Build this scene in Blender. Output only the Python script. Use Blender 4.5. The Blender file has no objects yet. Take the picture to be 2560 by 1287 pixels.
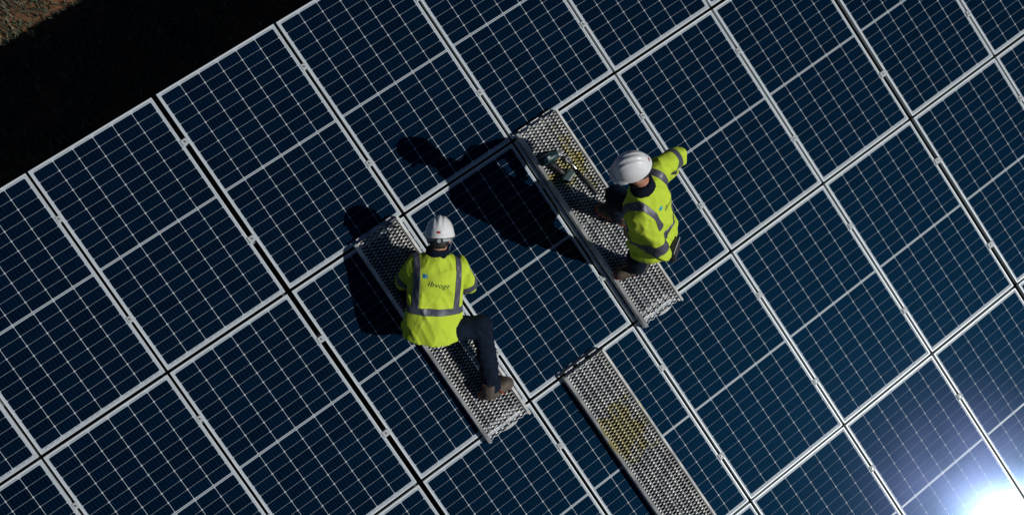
import bpy, bmesh, math
import numpy as np
from mathutils import Matrix, Vector, noise as mnoise
from mathutils.bvhtree import BVHTree

S = bpy.context.scene
C = S.collection
R = math.radians
rng = np.random.default_rng(7)

# ------------------------------------------------------------------ camera, sky, sun, exposure
TILT = R(22.5)                       # slope of the panel table
H0 = 1.54                            # height of the table's reference line above the ground
PF = Matrix.Translation((0, 0, H0)) @ Matrix.Rotation(TILT, 4, 'X')   # table frame (u along row, w up slope, n out) -> world

cd = bpy.data.cameras.new('camera')
cd.sensor_width = 36.0
cd.lens = 39.88
cd.clip_start = 0.1
cd.clip_end = 1000
cam = bpy.data.objects.new('camera', cd)
C.objects.link(cam)
cam.matrix_world = Matrix(((0.79739, 0.55683, -0.23261, -0.51155),
                           (-0.60344, 0.73948, -0.29838, -3.43679),
                           (0.00586, 0.37829, 0.92567, 9.69886),
                           (0, 0, 0, 1)))
S.camera = cam

SUN = Vector((0.4134, -0.7358, 0.5363)).normalized()
wd = bpy.data.worlds.new('World')
S.world = wd
wd.use_nodes = True
wn = wd.node_tree
bg = wn.nodes['Background']
sky = wn.nodes.new('ShaderNodeTexSky')
sky.sky_type = 'NISHITA'
sky.sun_disc = False
sky.sun_elevation = math.asin(SUN.z)
sky.sun_rotation = math.atan2(SUN.x, SUN.y)
sky.air_density = 0.5
sky.dust_density = 0.0
sky.ozone_density = 5.0
wn.links.new(sky.outputs[0], bg.inputs[0])
bg.inputs[1].default_value = 0.05

sl = bpy.data.lights.new('sun', 'SUN')
sl.energy = 5.0
sl.angle = R(0.5)
sl.color = (1.0, 0.985, 0.955)
so = bpy.data.objects.new('sun', sl)
so.rotation_euler = SUN.to_track_quat('Z', 'Y').to_euler()
so.location = (4, -8, 12)
C.objects.link(so)

S.view_settings.view_transform = 'Standard'
S.view_settings.look = 'None'
S.view_settings.exposure = -0.75
S.view_settings.gamma = 1.0
S.view_settings.use_curve_mapping = False

# ------------------------------------------------------------------ materials
def mat(name, base=(.5, .5, .5), rough=.6, metal=0.0, spec=.5, coat=0.0, coat_rough=.05):
    m = bpy.data.materials.new(name)
    m.use_nodes = True
    b = m.node_tree.nodes['Principled BSDF']
    b.inputs['Base Color'].default_value = (*base, 1)
    b.inputs['Roughness'].default_value = rough
    b.inputs['Metallic'].default_value = metal
    b.inputs['Specular IOR Level'].default_value = spec
    b.inputs['Coat Weight'].default_value = coat
    b.inputs['Coat Roughness'].default_value = coat_rough
    return m

def nd(m, t, **kw):
    n = m.node_tree.nodes.new(t)
    for k, v in kw.items():
        setattr(n, k, v)
    return n

def lk(m, a, b):
    m.node_tree.links.new(a, b)

def pb(m):
    return m.node_tree.nodes['Principled BSDF']

def mottle(m, c1, c2, scale=8.0, detail=5.0, bump=0.0, bscale=None, lo=.35, hi=.65, rough=None):
    """object-space noise between two base colours plus fine relief"""
    tc = nd(m, 'ShaderNodeTexCoord')
    n1 = nd(m, 'ShaderNodeTexNoise')
    n1.inputs['Scale'].default_value = scale
    n1.inputs['Detail'].default_value = detail
    lk(m, tc.outputs['Object'], n1.inputs['Vector'])
    r = nd(m, 'ShaderNodeValToRGB')
    r.color_ramp.elements[0].position = lo
    r.color_ramp.elements[1].position = hi
    r.color_ramp.elements[0].color = (*c1, 1)
    r.color_ramp.elements[1].color = (*c2, 1)
    lk(m, n1.outputs['Fac'], r.inputs['Fac'])
    lk(m, r.outputs['Color'], pb(m).inputs['Base Color'])
    if bump:
        n2 = nd(m, 'ShaderNodeTexNoise')
        n2.inputs['Scale'].default_value = bscale or scale * 4
        n2.inputs['Detail'].default_value = 4
        lk(m, tc.outputs['Object'], n2.inputs['Vector'])
        b = nd(m, 'ShaderNodeBump')
        b.inputs['Strength'].default_value = bump
        b.inputs['Distance'].default_value = 0.01
        lk(m, n2.outputs['Fac'], b.inputs['Height'])
        lk(m, b.outputs['Normal'], pb(m).inputs['Normal'])
    return r

GLASS_ROUGH = 0.105
HAZE_ROUGH = 0.20
HAZE_MIX = 0.0034

def glaze(m, texture_sheen=0.0):
    """toughened front glass over whatever is laminated below: sharp lobe + a wide lobe tinted violet for the glare halo, patchy with dust"""
    p = pb(m)
    p.inputs['Roughness'].default_value = GLASS_ROUGH
    p.inputs['Specular IOR Level'].default_value = 0.16
    p.inputs['Specular Tint'].default_value = (0.30, 0.62, 1.0, 1)
    g = nd(m, 'ShaderNodeBsdfAnisotropic')
    g.distribution = 'BECKMANN'
    g.inputs['Roughness'].default_value = HAZE_ROUGH
    g.inputs['Color'].default_value = (0.40, 0.38, 0.95, 1)  # violet halo of the sun's glare put into the lobe's colour
    mx = nd(m, 'ShaderNodeMixShader')
    geo = nd(m, 'ShaderNodeNewGeometry')
    n = nd(m, 'ShaderNodeTexNoise')
    n.inputs['Scale'].default_value = 1.3
    n.inputs['Detail'].default_value = 6
    lk(m, geo.outputs['Position'], n.inputs['Vector'])
    mr = nd(m, 'ShaderNodeMapRange')
    mr.inputs['From Min'].default_value = .3
    mr.inputs['From Max'].default_value = .7
    mr.inputs['To Min'].default_value = HAZE_MIX * .35
    mr.inputs['To Max'].default_value = HAZE_MIX * 1.65
    lk(m, n.outputs['Fac'], mr.inputs['Value'])
    lk(m, mr.outputs['Result'], mx.inputs['Fac'])
    # rolled texture of solar glass
    n2 = nd(m, 'ShaderNodeTexNoise')
    n2.inputs['Scale'].default_value = 260
    n2.inputs['Detail'].default_value = 2
    lk(m, geo.outputs['Position'], n2.inputs['Vector'])
    b = nd(m, 'ShaderNodeBump')
    b.inputs['Strength'].default_value = 0.06
    b.inputs['Distance'].default_value = 0.001
    lk(m, n2.outputs['Fac'], b.inputs['Height'])
    lk(m, b.outputs['Normal'], p.inputs['Normal'])
    out = m.node_tree.nodes['Material Output']
    lk(m, p.outputs[0], mx.inputs[1])
    lk(m, g.outputs[0], mx.inputs[2])
    last = mx
    if texture_sheen:
        # blue nitride on the etched silicon under the glass: a wide, weak, coloured lobe
        g2 = nd(m, 'ShaderNodeBsdfAnisotropic')
        g2.inputs['Roughness'].default_value = 0.45
        g2.inputs['Color'].default_value = (0.03, 0.42, 0.95, 1)
        m2 = nd(m, 'ShaderNodeMixShader')
        m2.inputs['Fac'].default_value = texture_sheen
        lk(m, mx.outputs[0], m2.inputs[1])
        lk(m, g2.outputs[0], m2.inputs[2])
        last = m2
    lk(m, last.outputs[0], out.inputs['Surface'])

M_cell = mat('silicon_cell', (.001, .004, .013))
glaze(M_cell, .0085)
def cell_print(m):
    tc = nd(m, 'ShaderNodeTexCoord')
    sp = nd(m, 'ShaderNodeSeparateXYZ')
    lk(m, tc.outputs['Object'], sp.inputs[0])
    # five busbars printed along the long side of the panel
    a = nd(m, 'ShaderNodeMath', operation='MULTIPLY_ADD')
    a.inputs[1].default_value = 1 / 0.0316
    a.inputs[2].default_value = 10.5
    lk(m, sp.outputs['X'], a.inputs[0])
    fr = nd(m, 'ShaderNodeMath', operation='FRACT')
    lk(m, a.outputs[0], fr.inputs[0])
    d = nd(m, 'ShaderNodeMath', operation='SUBTRACT')
    d.inputs[1].default_value = .5
    lk(m, fr.outputs[0], d.inputs[0])
    ab = nd(m, 'ShaderNodeMath', operation='ABSOLUTE')
    lk(m, d.outputs[0], ab.inputs[0])
    lt = nd(m, 'ShaderNodeMath', operation='LESS_THAN')
    lt.inputs[1].default_value = .022
    lk(m, ab.outputs[0], lt.inputs[0])
    oi = nd(m, 'ShaderNodeObjectInfo')
    r = nd(m, 'ShaderNodeValToRGB')
    r.color_ramp.elements[0].color = (.0003, .0040, .0125, 1)
    r.color_ramp.elements[1].color = (.0004, .0062, .0190, 1)
    lk(m, oi.outputs['Random'], r.inputs['Fac'])
    mx = nd(m, 'ShaderNodeMix', data_type='RGBA')
    lk(m, lt.outputs[0], mx.inputs['Factor'])
    lk(m, r.outputs['Color'], mx.inputs['A'])
    mx.inputs['B'].default_value = (.016, .028, .042, 1)
    lk(m, mx.outputs['Result'], pb(m).inputs['Base Color'])
cell_print(M_cell)
M_back = mat('white_backsheet', (.45, .50, .545))
glaze(M_back)
M_ribbon = mat('tinned_ribbon', (.20, .22, .23), .4, .3)
M_frame = mat('anodised_aluminium', (.66, .69, .70), .42, .2)
mottle(M_frame, (.56, .615, .635), (.68, .725, .74), 5, 6, .05, 90)
M_clamp = mat('clamp_aluminium', (.46, .49, .50), .6, .15)
M_bolt = mat('bolt_steel', (.25, .25, .25), .35, .7)
M_steel = mat('galvanised_steel', (.3, .31, .32), .5, .5)
mottle(M_steel, (.22, .23, .24), (.38, .39, .4), 14)

# ------------------------------------------------------------------ object helpers
def mesh(name, v, f, m=None, smooth=False):
    me = bpy.data.meshes.new(name)
    me.from_pydata([tuple(map(float, p)) for p in v], [], [tuple(map(int, q)) for q in f])
    if m is not None:
        me.materials.append(m)
    if smooth:
        me.polygons.foreach_set('use_smooth', [True] * len(me.polygons))
    me.update()
    return me

def link(name, me, parent=None, mw=None, local=None):
    o = bpy.data.objects.new(name, me)
    C.objects.link(o)
    if parent is not None:
        o.parent = parent
        if local is not None:
            o.matrix_local = local
    elif mw is not None:
        o.matrix_world = mw
    return o

def tag(o, label=None, cat=None, group=None, kind=None):
    if label: o['label'] = label
    if cat: o['category'] = cat
    if group: o['group'] = group
    if kind: o['kind'] = kind
    return o

def empty(name, mw, label, cat, group=None):
    o = bpy.data.objects.new(name, None)
    o.empty_display_size = .1
    C.objects.link(o)
    o.matrix_world = mw
    return tag(o, label, cat, group)

class MB:
    def __init__(s):
        s.v, s.f = [], []
    def add(s, v, f):
        n = len(s.v)
        s.v += [tuple(p) for p in v]
        s.f += [tuple(i + n for i in q) for q in f]
        return s
    def box(s, x0, x1, y0, y1, z0, z1):
        v = [(x, y, z) for z in (z0, z1) for y in (y0, y1) for x in (x0, x1)]
        return s.add(v, [(0, 2, 3, 1), (4, 5, 7, 6), (0, 1, 5, 4), (2, 6, 7, 3), (0, 4, 6, 2), (1, 3, 7, 5)])
    def prism(s, prof, axis_pts, close=True):
        """sweep a profile (list of (a,b)) through frames (origin, A, B)"""
        n = len(prof)
        rows = []
        for o, A, B in axis_pts:
            rows += [tuple(Vector(o) + Vector(A) * a + Vector(B) * b) for a, b in prof]
        f = []
        for k in range(len(axis_pts) - 1):
            for i in range(n if close else n - 1):
                j = (i + 1) % n
                f.append((k * n + i, k * n + j, (k + 1) * n + j, (k + 1) * n + i))
        if close:
            f.append(tuple(range(n))[::-1])
            f.append(tuple(range((len(axis_pts) - 1) * n, len(axis_pts) * n)))
        return s.add(rows, f)
    def tube(s, pts, rad, n=8, cap=True):
        pts = [Vector(p) for p in pts]
        if not hasattr(rad, '__len__'):
            rad = [rad] * len(pts)
        fr = []
        up = Vector((0, 0, 1))
        for i, p in enumerate(pts):
            t = (pts[min(i + 1, len(pts) - 1)] - pts[max(i - 1, 0)]).normalized()
            a = t.cross(up)
            if a.length < 1e-3:
                a = t.cross(Vector((1, 0, 0)))
            a.normalize()
            b = t.cross(a).normalized()
            fr.append((p, a * rad[i], b * rad[i]))
        prof = [(math.cos(2 * math.pi * k / n), math.sin(2 * math.pi * k / n)) for k in range(n)]
        return s.prism(prof, fr, True)
    def make(s, name, m, parent=None, mw=None, local=None, smooth=False, bevel=0.0):
        me = mesh(name, s.v, s.f, m, smooth)
        bm = bmesh.new()
        bm.from_mesh(me)
        bmesh.ops.recalc_face_normals(bm, faces=bm.faces)
        if bevel:
            bmesh.ops.bevel(bm, geom=[e for e in bm.edges if e.is_manifold and e.calc_face_angle(0) > .5],
                            offset=bevel, segments=2, affect='EDGES', clamp_overlap=True)
        bm.to_mesh(me)
        bm.free()
        return link(name, me, parent, mw, local)

ORD = ['first', 'second', 'third', 'fourth', 'fifth', 'sixth', 'seventh', 'eighth', 'ninth', 'tenth', 'eleventh', 'twelfth']

# ------------------------------------------------------------------ ground
M_soil = mat('soil', (.1, .07, .045), .95, 0, .2)
_r = mottle(M_soil, (.020, .032, .026), (.19, .090, .045), 2.2, 8, .9, 24, .38, .66)
GS = math.tan(R(7.5))                # the field falls away gently down the slope of the table
def gz(y): return .20 + (y - 4.61) * GS
gr = mesh('ground', [(-300, -300, gz(-300)), (300, -300, gz(-300)), (300, 300, gz(300)), (-300, 300, gz(300))], [(0, 1, 2, 3)], M_soil)
tag(link('ground', gr), kind='structure')

M_grass = mat('grass_blades', (.07, .09, .04), .8, 0, .2)
def grass_col(m):
    oi = nd(m, 'ShaderNodeNewGeometry')
    r = nd(m, 'ShaderNodeValToRGB')
    r.color_ramp.elements[0].color = (.020, .045, .028, 1)
    r.color_ramp.elements[1].color = (.24, .21, .14, 1)
    e = r.color_ramp.elements.new(.55)
    e.color = (.085, .105, .070, 1)
    lk(m, oi.outputs['Random Per Island'], r.inputs['Fac'])
    lk(m, r.outputs['Color'], pb(m).inputs['Base Color'])
grass_col(M_grass)
def grass():
    n = 60000
    x = rng.uniform(-3.2, 3.6, n); y = rng.uniform(3.2, 7.6, n)
    dens = np.array([mnoise.noise((a * 2.1, b * 2.1, 0)) + .5 * mnoise.noise((a * 6, b * 6, 3)) for a, b in zip(x, y)])
    k = dens > rng.uniform(-.75, .25, n)
    x, y = x[k], y[k]
    n = len(x)
    h = rng.uniform(.03, .11, n); a = rng.uniform(0, 2 * math.pi, n); w = rng.uniform(.004, .009, n)
    lean = rng.uniform(.2, 1.3, n); d = rng.uniform(0, 2 * math.pi, n)
    v = np.zeros((n, 5, 3), np.float32)
    cx, sx = np.cos(a) * w, np.sin(a) * w
    for i, (sgn, t, ww) in enumerate(((-1, 0, 1), (1, 0, 1), (1, .55, .8), (-1, .55, .8), (0, 1, 0))):
        v[:, i, 0] = x + sgn * cx * ww + np.cos(d) * lean * h * t * t
        v[:, i, 1] = y + sgn * sx * ww + np.sin(d) * lean * h * t * t
        v[:, i, 2] = gz(y) + h * t - .004
    f = []
    for i in range(n):
        b = 5 * i
        f += [(b, b + 1, b + 2, b + 3), (b + 3, b + 2, b + 4)]
    tag(link('grass', mesh('grass', v.reshape(-1, 3), f, M_grass)), kind='stuff')
grass()

M_clod = mat('earth_clod', (.22, .10, .045), .95, 0, .1)
mottle(M_clod, (.13, .06, .03), (.33, .16, .07), 22, 6, .8, 60)
def clod(x, y, r, label, seed):
    bm = bmesh.new()
    bmesh.ops.create_icosphere(bm, subdivisions=3, radius=r)
    for v in bm.verts:
        q = v.co.normalized()
        v.co *= 1 + .35 * mnoise.noise(q * 1.7 + Vector((seed, 0, 0))) + .18 * mnoise.noise(q * 4 + Vector((seed, 5, 0)))
        v.co.z *= .62
    me = bpy.data.meshes.new('earth_clod')
    bm.to_mesh(me); bm.free()
    me.materials.append(M_clod)
    tag(link('earth_clod', me, mw=Matrix.Translation((x, y, gz(y) + r * .38))), label, 'clod', 'clods of earth in the grass')
clod(-0.88, 4.88, .038, 'larger orange brown clod of earth in the sunlit grass at the corner', 1.0)
clod(-0.84, 4.99, .028, 'smaller orange brown clod of earth just above the larger one', 2.3)
clod(-0.42, 5.12, .06, 'reddish clod of bare earth in the grass nearest the top edge', 4.1)

# ------------------------------------------------------------------ the panel table
PW, PL = 1.038, 1.7714
SEAM = {-2: -3.183, -1: -2.123, 0: -1.069, 1: 0.0, 2: 1.079, 3: 2.153, 4: 3.223, 5: 4.284, 6: 5.350, 7: 6.413, 8: 7.474, 9: 8.535, 10: 9.596}
ROWC = {0: 0.8978, 1: -0.8975, 2: -2.6915, 3: -4.4830}     # centre of each row along the slope
LIP, DEP = .011, .035
MS, MT, MBOT, MID = .013, .018, .022, .019                  # white margins: sides, top end, bottom end, middle bar
CW_PITCH = (PW - 2 * LIP - 2 * MS + .0036) / 6
CH_PITCH = ((PL - 2 * LIP - MT - MBOT - MID) / 2 + .0015) / 10
CW, CH = CW_PITCH - .0036, CH_PITCH - .0015
GZ = -.0015                                                 # glass surface below the frame's lip

def frame_mesh():
    b = MB()
    x, y = PW / 2, PL / 2
    # mitred bars: rings of vertices around the rectangle, profile lip-inner, lip-outer, down, foot
    prof = [(LIP, GZ), (LIP - .0006, -.0002), (LIP - .0012, 0), (.0008, 0), (0, -.0008), (0, -DEP), (.028, -DEP), (.028, -DEP + .0018), (.0018, -DEP + .0018), (.0018, GZ - .006), (LIP, GZ - .006)]
    n = len(prof)
    v = []
    for sx, sy in ((-1, -1), (1, -1), (1, 1), (-1, 1)):
        v += [(sx * (x - a), sy * (y - a), z) for a, z in prof]
    f = []
    for k in range(4):
        for i in range(n):
            j = (i + 1) % n
            k2 = (k + 1) % 4
            f.append((k * n + i, k * n + j, k2 * n + j, k2 * n + i))
    b.add(v, f)
    me = mesh('frame', b.v, b.f, M_frame)
    bm = bmesh.new(); bm.from_mesh(me)
    bmesh.ops.recalc_face_normals(bm, faces=bm.faces)
    bm.to_mesh(me); bm.free()
    return me
ME_frame = frame_mesh()
ME_back = mesh('backsheet', MB().box(-PW / 2 + .003, PW / 2 - .003, -PL / 2 + .003, PL / 2 - .003, GZ - .0055, GZ - .0004).v,
               MB().box(0, 1, 0, 1, 0, 1).f, M_back)
def cell_mesh():
    c = .0068
    x, y = CW / 2, CH / 2
    o = [(-x + c, -y), (x - c, -y), (x, -y + c), (x, y - c), (x - c, y), (-x + c, y), (-x, y - c), (-x, -y + c)]
    v = [(a, b, 0) for a, b in o] + [(a, b, -.0003) for a, b in o]
    f = [tuple(range(8))] + [(i, i + 8, (i + 1) % 8 + 8, (i + 1) % 8) for i in range(8)]
    return mesh('solar_cell', v, f, M_cell)
ME_cell = cell_mesh()
ME_cell.polygons.foreach_set('use_smooth', [False] * len(ME_cell.polygons))
def ribbon_mesh():
    b = MB()
    yt, yb = PL / 2 - LIP, -PL / 2 + LIP
    for k in range(6):                                       # cross-connectors seen as grey dashes at both ends
        xc = (k - 2.5) * CW_PITCH
        L_ = .066
        b.box(xc - L_, xc + L_, yt - .0105, yt - .0065, GZ - .0003, GZ + .00015)
        for j in range(3):
            xj = xc + (j - 1) * .046
            b.box(xj - .017, xj + .017, yb + .0115, yb + .0155, GZ - .0003, GZ + .00015)
    ym = (PL / 2 - LIP - MT - (10 * CH_PITCH - .0015)) - MID / 2
    for k in range(3):
        xc = (k - 1) * 2 * CW_PITCH
        b.box(xc - .160, xc + .160, ym - .0032, ym + .0032, GZ - .0003, GZ + .00012)
    return mesh('ribbon', b.v, b.f, M_ribbon)
ME_rib = ribbon_mesh()

CELLS = []
for half in range(2):
    for r in range(10):
        for c in range(6):
            x = (c - 2.5) * CW_PITCH
            y = PL / 2 - LIP - MT - CH / 2 - r * CH_PITCH if half == 0 else -PL / 2 + LIP + MBOT + CH / 2 + r * CH_PITCH
            CELLS.append((x, y))

PANEL_GAP = {1: .0410, 6: .0450, 2: .0250, 3: .0250}
PANELS = {0: range(-3, 8), 1: range(-3, 10), 2: range(-1, 10), 3: range(2, 10)}
INVIEW = {0: range(-2, 6), 1: range(-2, 8), 2: range(0, 8), 3: range(2, 7)}
ROWN = ['top', 'second', 'third', 'fourth']
SPECIAL = {(1, 1): 'solar panel in the second row under the plank of the kneeling worker',
           (1, 2): 'solar panel in the second row between the two workers, darkened by the standing worker\'s shadow',
           (1, 3): 'solar panel in the second row under the plank of the standing worker',
           (2, 2): 'solar panel in the third row under the free plank',
           (3, 6): 'solar panel washed out by the sun\'s reflection in the bottom right corner'}
def panel_label(r, c):
    if (r, c) in SPECIAL:
        return SPECIAL[(r, c)]
    if c in INVIEW[r]:
        k = list(INVIEW[r]).index(c)
        n = len(INVIEW[r])
        pos = f'{ORD[k]} from the left' if k < n - 1 else 'last on the right'
        return f'dark blue solar panel in the {ROWN[r]} row of the table, {pos}'
    side = 'left' if c < min(INVIEW[r]) else 'right'
    k = min(abs(c - min(INVIEW[r])), abs(c - max(INVIEW[r])))
    return f'solar panel in the {ROWN[r]} row, {ORD[k - 1]} one outside the picture\'s {side} edge'

def seam(c):
    return SEAM[c] if c in SEAM else (SEAM[-2] - 1.06 if c == -3 else None)
prng = np.random.default_rng(3)
for r, cols in PANELS.items():
    for c in cols:
        g0, g1 = seam(c), seam(c + 1)
        if g1 is None: continue
        jit = prng.uniform(-1, 1, 3)
        ga, gb = PANEL_GAP.get(c, .021) / 2, PANEL_GAP.get(c + 1, .021) / 2
        sx = (g1 - g0 - ga - gb) / PW
        mw = PF @ Matrix.Translation(((g0 + ga + g1 - gb) / 2, ROWC[r] + jit[0] * .0015, -.0002 + jit[1] * .0006)) @ Matrix.Rotation(jit[2] * .0030, 4, 'X') @ Matrix.Rotation(prng.uniform(-1, 1) * .0035, 4, 'Y') @ Matrix.Scale(sx, 4, (1, 0, 0))
        p = empty('solar_panel', mw, panel_label(r, c), 'solar panel', 'solar panels of the table')
        link('frame', ME_frame, p)
        link('backsheet', ME_back, p)
        tag(link('ribbon', ME_rib, p), kind='stuff')
        for x, y in CELLS:
            o = bpy.data.objects.new('solar_cell', ME_cell)
            o.parent = p
            o.location = (x, y, GZ)
            C.objects.link(o)

# clamps in the seams, sitting on the rails below
CLAMP_W = [1.376, .480, -.432, -1.330, -2.240, -3.138, -4.04]
CL_MESH = {}
def clamp_parts(gap):
    key = round(gap, 4)
    if key not in CL_MESH:
        b = MB()
        g = gap / 2
        L_ = .024
        b.box(-g - .009, g + .009, -L_, L_, .0012, .0045)
        for k in (-1, 0, 1):
            b.box(-g - .007, g + .007, k * .015 - .0035, k * .015 + .0035, .0046, .0068)
        b.box(-g + .003, g - .003, -L_ + .002, L_ - .002, -.034, .0010)
        CL_MESH[key] = (mesh('plate', b.v, b.f, M_clamp), None)
        t = MB().tube([(0, 0, .005), (0, 0, .012)], .0075, 6)
        CL_MESH[key] = (CL_MESH[key][0], mesh('bolt', t.v, t.f, M_bolt))
    return CL_MESH[key]
INV_C = {0: [0, 1, 2, 3, 4, 5], 1: [-1, 0, 1, 2, 3, 4, 5, 6, 7], 2: [1, 2, 3, 4, 5, 6, 7], 3: [3, 4, 5, 6]}
row_of = [0, 0, 1, 1, 2, 2, 3]
for k, w in enumerate(CLAMP_W):
    r = row_of[k]
    for c in INV_C[r]:
        gap = SEAM[c] - SEAM[c - 1] if c - 1 in SEAM else 1.06
        gl = PANEL_GAP.get(c, .021)
        i = list(INVIEW[r]).index(c) if c in INVIEW[r] else None
        if i is None or i == 0: continue
        which = 'upper' if k % 2 == 0 else 'lower'
        lab = f'{which} aluminium clamp between the {ORD[i-1]} and {ORD[i]} visible panels of the {ROWN[r]} row'
        cl = empty('panel_clamp', PF @ Matrix.Translation((SEAM[c], w + prng.uniform(-.012, .012), 0)), lab, 'clamp', 'clamps between the panels')
        a, b_ = clamp_parts(gl)
        link('plate', a, cl)
        link('bolt', b_, cl)
for k, w in enumerate(CLAMP_W):
    r = row_of[k]
    u0, u1 = seam(min(PANELS[r])), seam(max(PANELS[r]) + 1) or SEAM[10]
    b = MB().box(u0, u1, w - .03, w + .03, -.092, -.0365)
    o = b.make('support_rail', M_steel, mw=PF.copy(), bevel=.004)
    tag(o, f'galvanised rail under the {ROWN[r]} row of panels, {"upper" if k % 2 == 0 else "lower"} of its pair', 'rail', 'rails carrying the panels')

M_blocker = mat('dark_light_blocker', (.05, .052, .055), .7, .2)
for c in range(-2, 10):  # added strips, out of view, stop sun streaks falling through the seams
    top = 1.75
    o = MB().box(SEAM[c] - .155, SEAM[c] - .012, -5.2, top, -.165, -.0935).make('light_blocker', M_blocker, mw=PF.copy(), bevel=.004)
    tag(o, f'added light blocker below the {ORD[c + 2]} seam of the table from the left', 'light blocker', 'light blockers added below the seams')

# ------------------------------------------------------------------ walkway planks
def plank_metal(name, stains):
    m = mat(name, (.5, .5, .48), .5, .15)
    r = mottle(m, (.42, .425, .415), (.74, .735, .70), 7, 8, .1, 120, .38, .62)
    cur = r.outputs['Color']
    tc = nd(m, 'ShaderNodeTexCoord')
    n = nd(m, 'ShaderNodeTexNoise')
    n.inputs['Scale'].default_value = 11
    n.inputs['Detail'].default_value = 5
    lk(m, tc.outputs['Object'], n.inputs['Vector'])
    for (x, y, rx, ry, amt) in stains:
        mp = nd(m, 'ShaderNodeMapping')
        mp.vector_type = 'POINT'
        mp.inputs['Location'].default_value = (-x / rx, -y / ry, 0)
        mp.inputs['Scale'].default_value = (1 / rx, 1 / ry, 0)
        lk(m, tc.outputs['Object'], mp.inputs['Vector'])
        ln = nd(m, 'ShaderNodeVectorMath', operation='LENGTH')
        lk(m, mp.outputs[0], ln.inputs[0])
        ad = nd(m, 'ShaderNodeMath', operation='MULTIPLY_ADD')
        ad.inputs[1].default_value = 2.6
        lk(m, n.outputs['Fac'], ad.inputs[0])
        lk(m, ln.outputs['Value'], ad.inputs[2])
        mr = nd(m, 'ShaderNodeMapRange')
        mr.inputs['From Min'].default_value = 2.35
        mr.inputs['From Max'].default_value = 2.05
        mr.inputs['To Max'].default_value = amt
        lk(m, ad.outputs[0], mr.inputs['Value'])
        mx = nd(m, 'ShaderNodeMix', data_type='RGBA')
        lk(m, mr.outputs['Result'], mx.inputs['Factor'])
        lk(m, cur, mx.inputs['A'])
        mx.inputs['B'].default_value = (.50, .42, .09, 1)
        cur = mx.outputs['Result']
    lk(m, cur, pb(m).inputs['Base Color'])
    return m

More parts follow.
